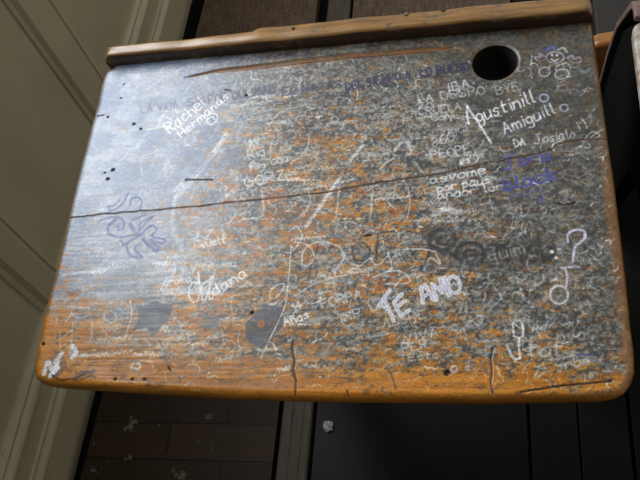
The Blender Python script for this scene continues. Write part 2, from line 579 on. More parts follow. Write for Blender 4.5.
# ---- writing
write('LA VIDA', (142, 113), (180, 107), 7, 1.6, (56, 64, 112), .85, .25)
write('SIN', (188, 106), (207, 102), 7, 1.7, (44, 50, 96), .8)
write('POR DULIMAD', (209, 103), (277, 92), 8, 1.9, NAVY, .85, .25)
write('EL NATAS', (283, 95), (344, 87), 7.5, 1.8, NAVY, .8, .25)
write('DEL TIEMPO A', (347, 90), (412, 77), 7.5, 1.9, NAVY, .85, .25)
write('LO BUENO', (421, 76), (471, 70), 8, 2.2, (34, 34, 58), .9, .2)
write('Rachel', (171, 134), (208, 102), 11, 1.2, WHITE, .95, .2)
write('Hermanas', (182, 138), (231, 96), 8, 1.2, WHITE, .95, .2)
stroke([(206, 121), (209, 115), (216, 114), (217, 120), (211, 125), (207, 121), (212, 117), (215, 120)], 1.2, WHITE, .9)
stroke([(158, 126), (163, 116), (172, 122), (165, 130)], 1.1, WHITE, .7)
stroke([(147, 130), (158, 128), (168, 126)], 2, (214, 206, 170), .7)
stroke([(148, 106), (156, 104), (162, 110)], 1.2, (120, 74, 60), .7)
stroke([(467, 105), (467, 115), (469, 124)], 1.6, WHITE, .9)
stroke([(467, 106), (478, 122), (491, 143)], 1.8, (226, 224, 236), .9, curve=False)
stroke([(466, 117), (474, 118)], 1.2, WHITE, .8)
write('gustinill', (478, 122), (538, 101), 13, 1.3, (228, 228, 232), .95, .2, .2)
stroke(arc(544, 98, 4.5, 3.6), 1.4, (170, 182, 212), .9)
write('Amiguill', (505, 134), (558, 112), 11, 1.3, (218, 222, 232), .9, .25, .2)
stroke(arc(564, 108, 4, 3.6), 1.3, (176, 186, 206), .85)
write('Josialo', (535, 144), (577, 137), 9, 1.1, CHALK, .85)
write('DA', (515, 147), (527, 144), 7, 1.2, WHITE, .85)
stroke([(582, 142), (592, 132), (600, 136), (590, 138), (604, 128)], 1, CHALK, .7)
stroke([(554, 151), (553, 145), (560, 141)], 1.4, WHITE, .8)
stroke([(580, 146), (590, 148), (586, 142), (580, 147)], 1, CHALK, .7)
write('IBA', (449, 91), (472, 86), 8, 1.2, CHALK, .85)
write('BYE', (497, 94), (521, 89), 8, 1.3, (170, 178, 176), .7)
write('LA DESPO', (419, 103), (487, 93), 8, 1.1, CHALK, .8)
write('CRUELA', (419, 115), (463, 109), 7, 1.1, CHALK, .8)
write('CVIL', (432, 121), (463, 117), 7, 1.1, CHALK, .75)
write('pingui', (433, 136), (470, 131), 8, 1, (178, 170, 180), .7)
write('860', (433, 147), (457, 140), 9, 1.2, CHALK, .75)
write('PEOPE', (432, 160), (473, 151), 8, 1.2, CHALK, .85)
write('es', (461, 165), (472, 162), 7, 1.2, WHITE, .8)
write('asvome', (431, 184), (488, 173), 8, 1.4, WHITE, .9)
write('por paus', (438, 192), (492, 183), 7.5, 1.4, WHITE, .85)
write('andor lor', (438, 199), (505, 189), 7.5, 1.3, WHITE, .85)
write('Jara', (504, 170), (554, 159), 11, 1.7, BLUE, .9)
stroke([(503, 156), (516, 152)], 1.6, BLUE, .6)
write('black', (505, 191), (560, 178), 12, 1.8, (56, 64, 158), .92)
write('sori', (510, 199), (546, 192), 7, 1.3, (74, 88, 142), .65)
write('t', (541, 204), (545, 203), 9, 1.4, (58, 66, 150), .8)
write('AV', (250, 148), (262, 145), 8, 1.1, CHALK, .8)
write('Rio', (250, 160), (267, 154), 9, 1.1, CHALK, .85)
write('Res', (252, 170), (268, 167), 7, 1.1, CHALK, .8)
write('GORZ', (246, 187), (288, 178), 9, 1.2, WHITE, .75)
write('cou', (272, 165), (290, 161), 9, 1.1, CHALK, .8)
stroke([(270, 155), (272, 142), (280, 134), (294, 130)], .9, CHALK, .7)
stroke([(262, 194), (264, 208), (260, 217), (242, 219)], 1, WHITE, .7)
stroke([(226, 186), (226, 198), (232, 190), (236, 204)], 1, CHALK, .6)
write('pocie', (262, 192), (284, 188), 7, 1, CHALK, .6)
for y0, xs in ((219, (242, 285)), (219, (338, 362)), (180, (236, 318)), (221, (404, 476))):
    x = xs[0]
    while x < xs[1]:
        stroke([(x, y0), (x + random.uniform(1, 4), y0 - random.uniform(-.4, .8))], 1.1, WHITE, .75)
        x += random.uniform(3.5, 7)
for pts in ([(339, 180), (338, 200), (336, 218)], [(373, 190), (372, 205), (370, 217)], [(408, 188), (410, 205), (407, 219)], [(361, 134), (363, 144)], [(382, 196), (396, 210)],
            [(396, 190), (383, 200)], [(415, 162), (427, 178)], [(308, 190), (310, 204), (298, 218)], [(310, 130), (306, 150), (290, 164)]):
    stroke(pts, 1, CHALK, .75)
write('vuelt', (202, 248), (228, 242), 8, 1.2, WHITE, .8)
write('y o y en uma', (172, 272), (238, 266), 7, 1.1, CHALK, .75)
write('aroma y', (164, 286), (202, 280), 7, 1.2, WHITE, .75)
write('de o', (164, 295), (186, 290), 7, 1.1, CHALK, .7)
stroke([(198, 272), (201, 290), (203, 303)], 1.3, WHITE, .95)
stroke([(200, 284), (192, 283), (189, 294), (192, 302), (198, 300), (202, 286), (212, 278)], 1.4, WHITE, .95)
stroke([(205, 302), (211, 286), (214, 277), (211, 278), (209, 290), (210, 299), (213, 298)], 1.2, WHITE, .95)
write('dana', (215, 296), (250, 274), 10, 1.5, WHITE, .95, .2)
write('por', (225, 304), (238, 299), 7, 1, CHALK, .7)
write('14', (294, 311), (304, 307), 8, 1.2, WHITE, .85)
write('Años', (285, 326), (311, 317), 8, 1.4, WHITE, .9, .2)
write('FORPA', (322, 308), (364, 298), 9, 1.2, CHALK, .9)
write('INP', (341, 322), (364, 315), 8, 1.2, CHALK, .85)
write('ECRI', (320, 276), (346, 270), 7, 1, CHALK, .7)
write('ADERE', (384, 327), (428, 318), 9, 1.1, (176, 176, 174), .85)
write('VIVA', (405, 342), (441, 335), 8, 1.1, CHALK, .8)
write('PER', (403, 352), (430, 347), 8, 1.1, CHALK, .8)
write('TEsto', (400, 362), (441, 357), 7, 1.1, CHALK, .75)
stroke([(366, 337), (388, 334), (384, 331)], 1, CHALK, .7)
# TE AMO in thick violet-white marker
TE = [[(379, 305), (390, 290)], [(384, 298), (389, 310), (394, 321)], [(394, 302), (397, 309), (401, 316)], [(395, 301), (402, 294)], [(397, 307), (405, 301)], [(401, 316), (409, 310)],
      [(423, 303), (421, 287), (425, 285), (434, 300)], [(423, 297), (430, 293)], [(437, 300), (432, 284), (442, 292), (440, 279), (449, 295)], [(449, 295), (444, 278)]]
for p in TE:
    stroke(p, 3.5, (226, 225, 232), .92, .8, .25, False)
stroke(arc(454, 285, 6, 8.5, rotd=-10), 3.3, (226, 225, 232), .92, .8, .25)
for p in TE:
    stroke(p, 1.2, (150, 152, 190), .6, .8, .4, False)
stroke(arc(454, 285, 6, 8.5, rotd=-10), 1.2, (150, 152, 190), .6, .8, .4)
# question mark, little T and ring
stroke([(568, 242), (568, 234), (575, 230), (584, 231), (585, 238), (577, 245), (574, 251), (573, 262)], 1.9, LILAC, .85, .8, .3)
stroke([(561, 268), (579, 267)], 2.2, LILAC, .75, .8, .5)
stroke([(565, 268), (567, 277), (566, 287)], 1.8, LILAC, .75, .8, .4)
stroke(arc(559, 295, 9, 9, -35, 320), 1.7, (208, 206, 214), .85, .8, .3)
stroke(arc(559, 295, 5, 5), 3, (74, 72, 78), .4)
# key-like doodle and letters at lower right
stroke([(514, 336), (513, 324), (517, 321), (522, 323), (523, 335), (519, 338), (514, 336)], 1.8, WHITE, .85)
stroke([(519, 338), (519, 350), (520, 358), (513, 358), (507, 345)], 2, WHITE, .8)
write('tot', (528, 357), (566, 356), 15, 1.3, CHALK, .75)
write('ovo', (558, 343), (588, 339), 13, 1.2, (170, 170, 168), .7)
stroke([(577, 355), (586, 355), (597, 353)], 1.6, (48, 52, 108), .8)
write('noe', (566, 368), (592, 364), 9, 1.2, CHALK, .7)
for pts in ([(540, 366), (535, 378), (545, 372)], [(556, 366), (570, 364)], [(497, 366), (500, 376)]):
    stroke(pts, 1.8, CHALK, .6)
write('quim', (490, 262), (528, 252), 12, 1.2, GREY, .7)
stroke(arc(534, 264, 7, 8, 60, 300), 1.2, GREY, .7)
stroke(arc(552, 252, 1, 1), 1.6, WHITE, .9)
stroke(arc(556, 258, 1, 1), 1.4, WHITE, .9)
# little flower-child drawing at the upper right
stroke(arc(555, 57.5, 9, 5.5), 1.1, (176, 170, 192), .85)
stroke(arc(552, 55, .6, .9), 1.2, WHITE, .9)
stroke(arc(557, 55, .6, .9), 1.2, WHITE, .9)
stroke([(551, 59), (555, 61), (558, 59)], 1, WHITE, .9)
stroke([(545, 60), (538, 61), (535, 57), (541, 57), (539, 53), (545, 57)], 1.1, (170, 160, 186), .85)
stroke([(567, 58), (572, 55), (574, 59), (579, 57), (581, 61), (576, 63), (570, 61)], 1.1, (176, 158, 176), .85)
stroke([(546, 51), (550, 47), (556, 49)], 2.4, (72, 88, 178), .8)
stroke([(558, 50), (563, 48), (567, 52)], 2.4, (178, 182, 176), .8)
stroke(arc(544.5, 72, 5.5, 4.5, 0, 340, rotd=-20), 1.2, (184, 176, 192), .9)
stroke(arc(562, 74, 7, 4.8, 0, 350, rotd=-10), 1.3, (192, 190, 192), .9)
stroke([(550, 64), (549, 70)], 1, (170, 165, 180), .8)
stroke([(556, 64), (556, 71)], 1, (170, 165, 180), .8)
stroke(arc(563, 88, 4.5, 3.2), 1.2, (150, 140, 130), .7)
stroke(arc(574, 92, 4.5, 3), 1.2, (130, 140, 130), .6)
stroke([(556, 92), (560, 83), (566, 80)], 1, (170, 160, 140), .6)
stroke([(578, 68), (584, 72), (590, 69)], 3, (106, 140, 156), .4)
# blue ballpoint doodle on the left
for s in ('230,20 215,50 200,75 165,110 120,128', '120,128 108,100 140,95 180,60', '240,90 250,55 288,44 310,72 300,118 332,132', '50,190 90,172 165,162 202,190 196,232 165,240',
          '150,178 112,212 112,258 165,282 222,276 290,265', '240,200 262,245 290,252 302,200 340,175 385,155', '190,335 240,300 300,268 345,225 380,214 400,238 370,275 445,295 432,316 362,300',
          '315,290 340,320 395,368 408,345 370,308', '220,340 230,378 268,404 312,402 266,352 296,320', '175,240 165,215', '250,180 300,160 330,150', '180,300 215,330 240,300', '300,240 330,200 372,165'):
    q = np.array([[float(v) for v in t.split(',')] for t in s.split()]) / 6 + [90, 190]
    stroke(q, 2.2, (14, 34, 116), .97, .9, .05)
for s in ('195,332 240,304 300,272', '318,294 345,325 396,362', '240,205 264,248', '150,178 112,212'):
    q = np.array([[float(v) for v in t.split(',')] for t in s.split()]) / 6 + [90, 190]
    stroke(q, 3, (12, 26, 104), .95, 1, .1)
# scratched plant-like lines at the lower left
for pts in ([(73, 322), (72, 335), (71, 348), (73, 358), (68, 366)], [(62, 338), (72, 330), (78, 328)], [(60, 332), (60, 350)], [(92, 322), (91, 340), (85, 342)], [(66, 322), (72, 314), (80, 318), (90, 314)],
            [(110, 322), (104, 318), (106, 312), (114, 312), (116, 320), (108, 324)], [(101, 326), (108, 336), (120, 338)], [(130, 300), (131, 316), (124, 340)], [(50, 308), (58, 306), (90, 308)],
            [(240, 330), (238, 342), (242, 350)], [(57, 318), (56, 326)], [(222, 330), (224, 344)]):
    stroke(pts, 1.1, CHALK, .75)
stroke(arc(136, 366, 4.5, 3, 20, 330), 2, (206, 206, 204), .85)
stroke(arc(73, 351, 3.5, 5), 2, (200, 204, 214), .6)
write('esi', (180, 340), (197, 334), 8, 1.1, CHALK, .7)
write('LAVo', (150, 352), (178, 348), 8, 1.2, CHALK, .55)
write('ea', (168, 345), (182, 338), 10, 1.2, (178, 172, 164), .6)
for k in range(90):
    x, y = random.uniform(60, 320), random.uniform(312, 384)
    an = random.uniform(-.5, .9)
    stroke([(x, y), (x + 6 * math.cos(an), y - 6 * math.sin(an))], random.uniform(.8, 1.6), random.choice(((66, 48, 36), (70, 66, 70), (92, 70, 58))), random.uniform(.4, .8), .8, .5)
stroke([(52, 375), (60, 380), (72, 378)], 1.6, (44, 30, 22), .85)
stroke([(74, 379), (84, 374), (94, 371)], 3, (40, 26, 18), .9)
stroke([(76, 374), (86, 371), (92, 373)], 2, (54, 36, 22), .8)
stroke([(80, 380), (90, 376), (96, 378)], 1.6, (50, 34, 24), .8)
stroke([(230, 383), (248, 376), (264, 372)], 1, (90, 80, 76), .7)
stroke([(300, 372), (310, 383)], 1, (110, 100, 90), .7)
stroke([(387, 367), (393, 379), (396, 390)], 1.3, (70, 52, 40), .8)
stroke(arc(454, 369, 3, 3), 2, (206, 190, 200), .75)
stroke(arc(468, 368, 2, 2), 2, (180, 172, 170), .6)

# ---- real relief: the long crack, pen groove, nail holes, splits
CRACK = [(66, 217), (80, 217), (92, 216), (101, 214), (112, 214), (121, 213), (140, 211), (170, 209), (200, 206), (240, 202), (280, 197), (320, 193), (350, 188), (380, 183), (410, 178), (440, 174), (470, 167), (500, 161),
         (530, 155), (548, 151), (553, 149), (556, 144), (566, 142), (590, 139), (612, 138)]
stroke(CRACK, 2.4, (104, 66, 40), .5, 1.2, .6, False)
CR2 = []
for p0, p1 in zip(CRACK[:-1], CRACK[1:]):
    for t_ in (0, .33, .67):
        CR2.append((p0[0] + (p1[0] - p0[0]) * t_, p0[1] + (p1[1] - p0[1]) * t_ + random.uniform(-.6, .6)))
CR2.append(CRACK[-1])
stroke(CR2, .75, (20, 14, 11), .95, .6, .2, False)
stroke(CR2[:14], .9, (20, 15, 13), .85, .7, .25, False)
carve(CR2, .7, .0014)
for c in ([(186, 180), (200, 180), (213, 180)], [(293, 340), (292, 352), (295, 360), (293, 371), (296, 380), (295, 396)], [(493, 348), (491, 360), (492, 372), (491, 383), (493, 394)], [(97, 116), (104, 115)], [(168, 367), (170, 371)], [(225, 89), (231, 90)],
          [(520, 392), (560, 386), (612, 381)], [(347, 391), (348, 397)], [(364, 236), (372, 235)], [(556, 204), (566, 205), (576, 203)]):
    stroke(c, 1.6, (76, 52, 36), .6, 1, .4, False)
    stroke(c, .8, (26, 20, 16), .85, .7, .1, False)
    carve(c, 1.1, .0016)
for x, y, r in ((108, 117, 1.2), (124, 84, .9), (113, 170, 2.0), (108, 179, 1.6), (105, 173, .8), (447, 373, 2.8), (115, 379, 1.3), (132, 379, 1.2), (144, 379, 1.2), (252, 313, 1.4), (43, 344, 1.8), (272, 287, 0.1), (121, 98, .7), (134, 124, 1.4), (141, 129, 1.3), (247, 95, 1.2)):
    q = [(x - .2, y), (x + .2, y)]
    stroke(q, r * 1.9, (26, 20, 16), .9, .9, .1)
    carve(q, r * 1.7, .0022, 1)
stroke(arc(373, 68, 5, 1), 2, (120, 84, 40), .8)
# pen groove: a shallow hollow, deepest in the middle
GTOP = [(188, 77), (215, 71), (250, 67), (300, 61), (350, 55.5), (400, 51.5), (430, 49), (451, 48)]
GW = [1, 4, 5.5, 6.5, 7, 6.5, 5.5, 2]
for k in range(len(GTOP) - 1):
    for t in np.linspace(0, 1, 8):
        p = np.array(GTOP[k]) * (1 - t) + np.array(GTOP[k + 1]) * t
        w = GW[k] * (1 - t) + GW[k + 1] * t
        q = [p - [3, -.35], p + [3, -.35]]
        carve(q, w * .62, .0026, w * .75)
        stroke(q, w * .95, (118, 76, 34), .5, 1.2, .3, False)
stroke([(p[0], p[1] + 3.6) for p in GTOP[1:-1]], .9, (132, 88, 62), .7, 1, .5, False)
stroke([(p[0], p[1] + 1.6) for p in GTOP[3:-1]], 1.6, (40, 30, 34), .7, 1.2, .4, False)  # shadow in the hollow, drawn as a dark line
stroke([(p[0], p[1] - 2.4) for p in GTOP[1:-1]], 1, (70, 46, 24), .7, 1, .3, False)
stroke([(258, 76), (268, 75), (279, 74)], 1.2, (60, 44, 40), .8)

# ------------------------------------------------------------------ lid geometry
OUT_L = [(113, 66), (107, 74), (103, 86), (98, 110), (85, 160), (72, 212), (60, 265), (50, 303), (43, 337), (38.5, 362), (37.5, 372), (39, 378)]
OUT_F = [(39, 378), (43, 382), (50, 385), (62, 387), (90, 389), (160, 394), (240, 398.5), (320, 401), (400, 402), (480, 402.5), (560, 401.5), (598, 400.5), (614, 398), (624, 393), (631, 384), (634.5, 372)]
OUT_R = [(590, 22), (592, 27), (594.5, 40), (600, 80), (608, 140), (614, 180), (620, 230), (626, 280), (631, 330), (634, 352), (634.5, 372)]


def mid_xy(px):
    """outline read at mid-thickness of the board (its silhouette)"""
    d = rays(px)
    c = LC - LN * .006
    t = ((c - CAM) @ LN) / (d @ LN)
    return (CAM + d * t[:, None])[:, :2]


OUT_L, OUT_F = np.array(OUT_L, float), np.array(OUT_F, float) + [0, .2]
OUT_L[:, 0] -= np.interp(OUT_L[:, 1], [66, 120, 300, 380], [1, 1.2, 2.0, 2.6])
OUT_F[:, 0] -= np.interp(OUT_F[:, 0], [39, 100], [2.6, 0])
L_, F_, R_ = mid_xy(OUT_L), mid_xy(OUT_F), mid_xy(OUT_R)
L_[0] = lid_xy([(112, 66)])[0]
NX, NY = 730, 530
YB = .462
Lp, Rp, Fp = L_[::-1], R_[::-1], F_
Lp = np.vstack([Lp, [Lp[-1][0] + .001, YB + .001]])
Rp = np.vstack([Rp, [Rp[-1][0], YB + .001]])
u = np.linspace(0, 1, NX)
v = np.linspace(0, 1, NY) ** 1.03
# front line: between the left and right corner points; the corner roundings come from the front polyline itself
xf = Fp[0, 0] + u * (Fp[-1, 0] - Fp[0, 0])
yf = np.interp(xf, Fp[:, 0], Fp[:, 1])
yl = Fp[0, 1] + v * (YB - Fp[0, 1])
yr = Fp[-1, 1] + v * (YB - Fp[-1, 1])
xl = np.interp(yl, Lp[:, 1], Lp[:, 0])
xr = np.interp(yr, Rp[:, 1], Rp[:, 0])
# Coons blend of the four sides
U, V = np.meshgrid(u, v)
bx = xl[0] + U * (xr[0] - xl[0])
X = xl[:, None] * (1 - U) + xr[:, None] * U
Yc = yf[None, :] * (1 - V) + YB * V
Ylin = (yl[:, None] * (1 - U) + yr[:, None] * U)
Y = Ylin + (yf[None, :] - (yl[0] + u * (yr[0] - yl[0]))[None, :]) * (1 - V)
# distance to the worn rounded edges (left, front, right)
border = np.vstack([np.stack([X[::-1, 0], Y[::-1, 0]], 1), np.stack([X[0], Y[0]], 1), np.stack([X[:, -1], Y[:, -1]], 1)])[::4]
RAD = .0085
D = np.full(X.shape, 1.0)
near = np.zeros(X.shape, bool)
near[:26] = near[:, :16] = near[:, -16:] = True
near[:, :40][:70] = True
near[:, -46:][:70] = True
pn = np.stack([X[near], Y[near]], 1)
dd = np.full(len(pn), 1.0)
for a, b in zip(border[:-1], border[1:]):
    ab = b - a
    Ls = ab @ ab
    if Ls < 1e-12:
        continue
    t = np.clip(((pn - a) @ ab) / Ls, 0, 1)
    dd = np.minimum(dd, np.hypot(*(pn - a - t[:, None] * ab).T))
D[near] = dd
drop = np.where(D < RAD, RAD - np.sqrt(np.clip(RAD ** 2 - (RAD - D) ** 2, 0, None)), 0)

fxi = np.clip((X - TX0) / MM - .5, 0, TW - 2)
fyi = np.clip((Y - TY0) / MM - .5, 0, TH - 2)
ix, iy = fxi.astype(int), fyi.astype(int)


def sample(A):
    # average of the two-by-two texels a vertex stands for
    return (A[iy, ix] + A[iy, ix + 1] + A[iy + 1, ix] + A[iy + 1, ix + 1]) / 4


COLR = np.clip(sample(T), 0, 255)
# edges rubbed down to plain amber wood
bare = sst(.008, .002, D)[..., None] * np.where(V[..., None] < .5, 1, .55)
amber = np.array([140, 90, 28.]) + (sample(grain) - .5)[..., None] * np.array([30, 26, 16.])
COLR = COLR * (1 - bare * .85) + amber * bare * .85
Z = lid_z(Y) - drop + sample(HT) + (sample(big) - .5) * .0012 + (sample(grain) - .5) * .00012

HC = np.array([.4868, .3940])            # inkwell hole
HR = .0258
hd = np.hypot(X - HC[0], Y - HC[1])
cell_in = (hd[:-1, :-1] + hd[1:, :-1] + hd[:-1, 1:] + hd[1:, 1:]) / 4 < HR
use = np.zeros(X.shape, bool)
keep = ~cell_in
for sy in (0, 1):
    for sx in (0, 1):
        use[sy:NY - 1 + sy, sx:NX - 1 + sx] |= keep
inn = np.zeros(X.shape, bool)
for sy in (0, 1):
    for sx in (0, 1):
        inn[sy:NY - 1 + sy, sx:NX - 1 + sx] |= cell_in
ringv = use & inn
k = HR / np.maximum(hd, 1e-6)
X[ringv] = HC[0] + (X[ringv] - HC[0]) * k[ringv]
Y[ringv] = HC[1] + (Y[ringv] - HC[1]) * k[ringv]
lip = sst(HR + .004, HR, hd)
Z -= lip * .0012
COLR = COLR * (1 - lip[..., None] * .45) + np.array([92, 66, 44.]) * lip[..., None] * .45

TH_B = .024
idx = -np.ones(X.shape, int)
idx[use] = np.arange(use.sum())
verts = np.stack([X[use], Y[use], Z[use]], 1)
cols = COLR[use]
a, b, c, d = idx[:-1, :-1][keep], idx[:-1, 1:][keep], idx[1:, 1:][keep], idx[1:, :-1][keep]
faces = np.stack([a, b, c, d], 1)
# side skirt
loop = np.concatenate([idx[::-1, 0], idx[0, 1:], idx[1:, -1], idx[-1, -2:0:-1]])
lv, lcol = verts[loop], cols[loop]
lvl = []
cen = np.array([.3, .22])
for zo, ins in ((-RAD - .003, .0008), (-.017, .005), (-TH_B, .013)):
    q = lv.copy()
    dirv = q[:, :2] - cen
    q[:, :2] -= dirv / np.linalg.norm(dirv, axis=1)[:, None] * ins
    q[:, 2] = lid_z(q[:, 1]) + zo
    lvl.append(len(verts))
    verts = np.vstack([verts, q])
    sc = np.tile(np.array([118, 74, 30.]), (len(q), 1)) * (1 + .18 * np.sin(np.arange(len(q)) * .21)[:, None] * np.cos(np.arange(len(q)) * .037)[:, None])
    cols = np.vstack([cols, sc])
n = len(loop)
prev = loop
for st in lvl:
    cur = np.arange(st, st + n)
    faces = np.vstack([faces, np.stack([np.roll(prev, -1), prev, cur, np.roll(cur, -1)], 1)])
    prev = cur
me = bpy.data.meshes.new('desk_lid')
nf = len(faces)
tot = nf * 4 + n
me.vertices.add(len(verts))
me.vertices.foreach_set('co', verts.astype(np.float32).ravel())
me.loops.add(nf * 4 + 0)
me.loops.foreach_set('vertex_index', faces.astype(np.int32).ravel())
me.polygons.add(nf)
me.polygons.foreach_set('loop_start', np.arange(nf, dtype=np.int32) * 4)
me.polygons.foreach_set('use_smooth', np.ones(nf, bool))
me.update(calc_edges=True)
me.validate()
at = me.color_attributes.new('surface_colour', 'FLOAT_COLOR', 'POINT')
at.data.foreach_set('color', np.hstack([lin(cols / 255), np.ones((len(cols), 1))]).astype(np.float32).ravel())

t = NT('graffitied_lid_wood')
ca = t.add('ShaderNodeVertexColor', layer_name='surface_colour')
n1 = t.noise(700, 3, .7)
n2 = t.noise(60, 5, .65, t.coord((1, 6, 1)))
speck = t.ramp(n1, [(.3, (.5, .5, .5, 1)), (.7, (1.42, 1.42, 1.42, 1))])
t.link(t.mix(1.0, ca.outputs['Color'], speck, 'MULTIPLY'), t.b.inputs['Base Color'])
rr = t.ramp(n2, [(.3, (.27, .27, .27, 1)), (.7, (.40, .40, .40, 1))])
t.link(rr, t.b.inputs['Roughness'])
t.b.inputs['Specular IOR Level'].default_value = .5
t.bump(n1, .22, .0006)
M_LID = t.m
me.materials.append(M_LID)
del T, PX, PY, gx, gy, blotch, fine, tone

desk = empty('school_desk', (.3, .3, 0), 'old wooden school desk seen from above, lid covered in graffiti, round inkwell hole', 'desk')
lid = bpy.data.objects.new('desk_lid', me)
COL.objects.link(lid)
lid.parent = desk
lid.matrix_parent_inverse = Matrix.Translation(-Vector(desk.location))
lid['label'] = 'worn lid with chalk and ink graffiti, long crack and pen groove'

# inkwell: the turned wall of the hole and a dark cup below it
bm = bmesh.new()
zc = lid_z(HC[1])
prof = [(HR, -.0016), (HR - .0003, -.010), (HR - .0003, -.026), (HR - .002, -.030), (HR - .003, -.055), (.004, -.058)]
rings = []
NS = 72
for r, z in prof:
    rings.append([bm.verts.new((HC[0] + r * math.cos(2 * math.pi * i / NS), HC[1] + r * math.sin(2 * math.pi * i / NS),
                                zc + z + r * math.sin(2 * math.pi * i / NS) * math.tan(TILT))) for i in range(NS)])
for A, B in zip(rings[:-1], rings[1:]):
    for i in range(NS):
        bm.faces.new([A[i], A[(i + 1) % NS], B[(i + 1) % NS], B[i]])
bm.faces.new(rings[-1])
t = NT('inkwell_wood')
nz = t.noise(60, 4)
t.link(t.ramp(nz, [(.3, rgb(9, 8, 7)), (.7, rgb(24, 20, 15))]), t.b.inputs['Base Color'])
t.b.inputs['Roughness'].default_value = .6
o = mesh_obj('inkwell_hole', bm, t.m, desk, True)
o['label'] = 'dark round inkwell hole'

# back rail: a moulded strip along the back edge, its back chipped narrower towards the left
def rail(x0, x1, steps, zf, name, parent, mat):
    bm = bmesh.new()
    rows = []
    xs = np.linspace(x0, x1, 121)
    for xk, x in enumerate(xs):
        w = np.interp(x, steps[0], steps[1])
        h = .0195
        endk = min(1.0, min(x - x0, x1 - x) / .006 + .001)
        sh = 1 - (1 - math.sqrt(max(0, 1 - (1 - endk) ** 2))) * .35
        y0 = .4395
        zb = zf(y0)
        wob = .0006 * math.sin(x * 43) + .0004 * math.sin(x * 97 + 1)
        w2, h2 = w * sh, h * sh + wob
        r = .006
        prof = [(y0 + .001, zb - .001), (y0 + .0005, zb + h2 * .45)]
        for a in np.linspace(0, 90, 6):
            prof.append((y0 + .0005 + r - r * math.cos(math.radians(a)), zb + h2 - r + r * math.sin(math.radians(a))))
        for a in np.linspace(90, 0, 5):
            prof.append((y0 + w2 - .005 + .005 * math.cos(math.radians(a)), zb + h2 - .005 + .005 * math.sin(math.radians(a))))
        prof.append((y0 + w2, zb - .02))
        prof.append((y0 + .004, zb - .02))
        rows.append([bm.verts.new((x, py, pz)) for py, pz in prof])
    m = len(rows[0])
    for A, B in zip(rows[:-1], rows[1:]):
        for i in range(m):
            bm.faces.new([A[i], A[(i + 1) % m], B[(i + 1) % m], B[i]])
    bm.faces.new(rows[0])
    bm.faces.new(rows[-1][::-1])
    o = mesh_obj(name, bm, mat, parent, True)
    o.data.materials.append(M_PATINA_SHADE)
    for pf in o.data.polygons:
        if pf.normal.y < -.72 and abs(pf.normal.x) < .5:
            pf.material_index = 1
    return o


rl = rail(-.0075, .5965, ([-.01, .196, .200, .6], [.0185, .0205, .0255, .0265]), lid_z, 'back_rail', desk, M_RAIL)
rl['label'] = 'rounded light brown wooden rail along the back edge'

# nail heads in the rail's worn top
for px_, py_, r_ in ((293, 28, .0022), (406, 14, .0030), (443, 10, .0024)):
    d_ = rays([(px_, py_)])[0]
    zt = lid_z(.45) + .0193
    q_ = CAM + d_ * ((zt - CAM[2]) / d_[2])
    bm = bmesh.new()
    bmesh.ops.create_cone(bm, cap_ends=True, segments=16, radius1=r_, radius2=r_ * .8, depth=.0012)
    bmesh.ops.translate(bm, verts=bm.verts, vec=(q_[0], q_[1], zt + .0004))
    nl = mesh_obj('nail', bm, M_DARKWOOD if px_ != 406 else M_EDGE, rl)
    nl.matrix_parent_inverse = Matrix.Identity(4)

# body of the desk under the lid
bm = bmesh.new()
for x0, x1, y0, y1 in ((.045, .555, .10, .118), (.045, .555, .43, .448), (.045, .063, .118, .43), (.537, .555, .118, .43)):
    box(bm, x0, x1, y0, y1, .63, .712 if y0 < .3 and y1 < .3 else .7105)
box(bm, .063, .537, .118, .43, .63, .642)
mesh_obj('book_box', bm, M_DARKWOOD, desk)
for x in (.06, .515):
    bm = bmesh.new()
    prism(bm, [(.15, .63), (.44, .63), (.47, .56), (.56, .06), (.56, 0), (.33, 0), (.33, .05), (.36, .3)], 'x', x, x + .025)
    mesh_obj('side_panel', bm, M_DARKWOOD, desk, bevel=.003)

# ------------------------------------------------------------------ the next desk, just inside the right edge
desk2 = empty('school_desk', (.95, .3, 0), 'neighbouring school desk at the right edge, pale lid corner and slanting brown side edge', 'desk')
NXR = .6385
def lz2(y):
    return lid_z(y)
bm = bmesh.new()
out = []
for (cx, cy, r, a0) in ((NXR + .014, .437 - .014, .014, 180), (1.22, .425, .014, 90), (1.22, .02, .018, 0), (NXR + .02, .016, .02, -90)):
    for a in np.linspace(a0, a0 - 90, 7):
        out.append((cx + r * math.cos(math.radians(a)), cy + r * math.sin(math.radians(a))))
top = [bm.verts.new((x, y, lz2(y))) for x, y in out]
low = [bm.verts.new((x, y, lz2(y) - .022)) for x, y in out]
n = len(out)
bm.faces.new(top)
bm.faces.new(low[::-1])
for i in range(n):
    bm.faces.new([top[i], top[(i + 1) % n], low[(i + 1) % n], low[i]])
t = NT('worn_grey_lid_wood')
a = t.noise(38, 6, .7, t.coord((1, 1.8, 1)))
bnz = t.noise(160, 4, .7)
c1 = t.ramp(a, [(.4, rgb(160, 160, 156)), (.62, rgb(120, 92, 58))])
t.link(t.mix(t.ramp(bnz, [(.52, (0, 0, 0, 1)), (.66, (.7, .7, .7, 1))]), c1, rgb(84, 84, 84)), t.b.inputs['Base Color'])
t.b.inputs['Roughness'].default_value = .42
mesh_obj('desk_lid', bm, t.m, desk2, bevel=.006, seg=3)
rail(.70, 1.235, ([.6, 1.3], [.025, .026]), lz2, 'back_rail', desk2, M_RAIL)
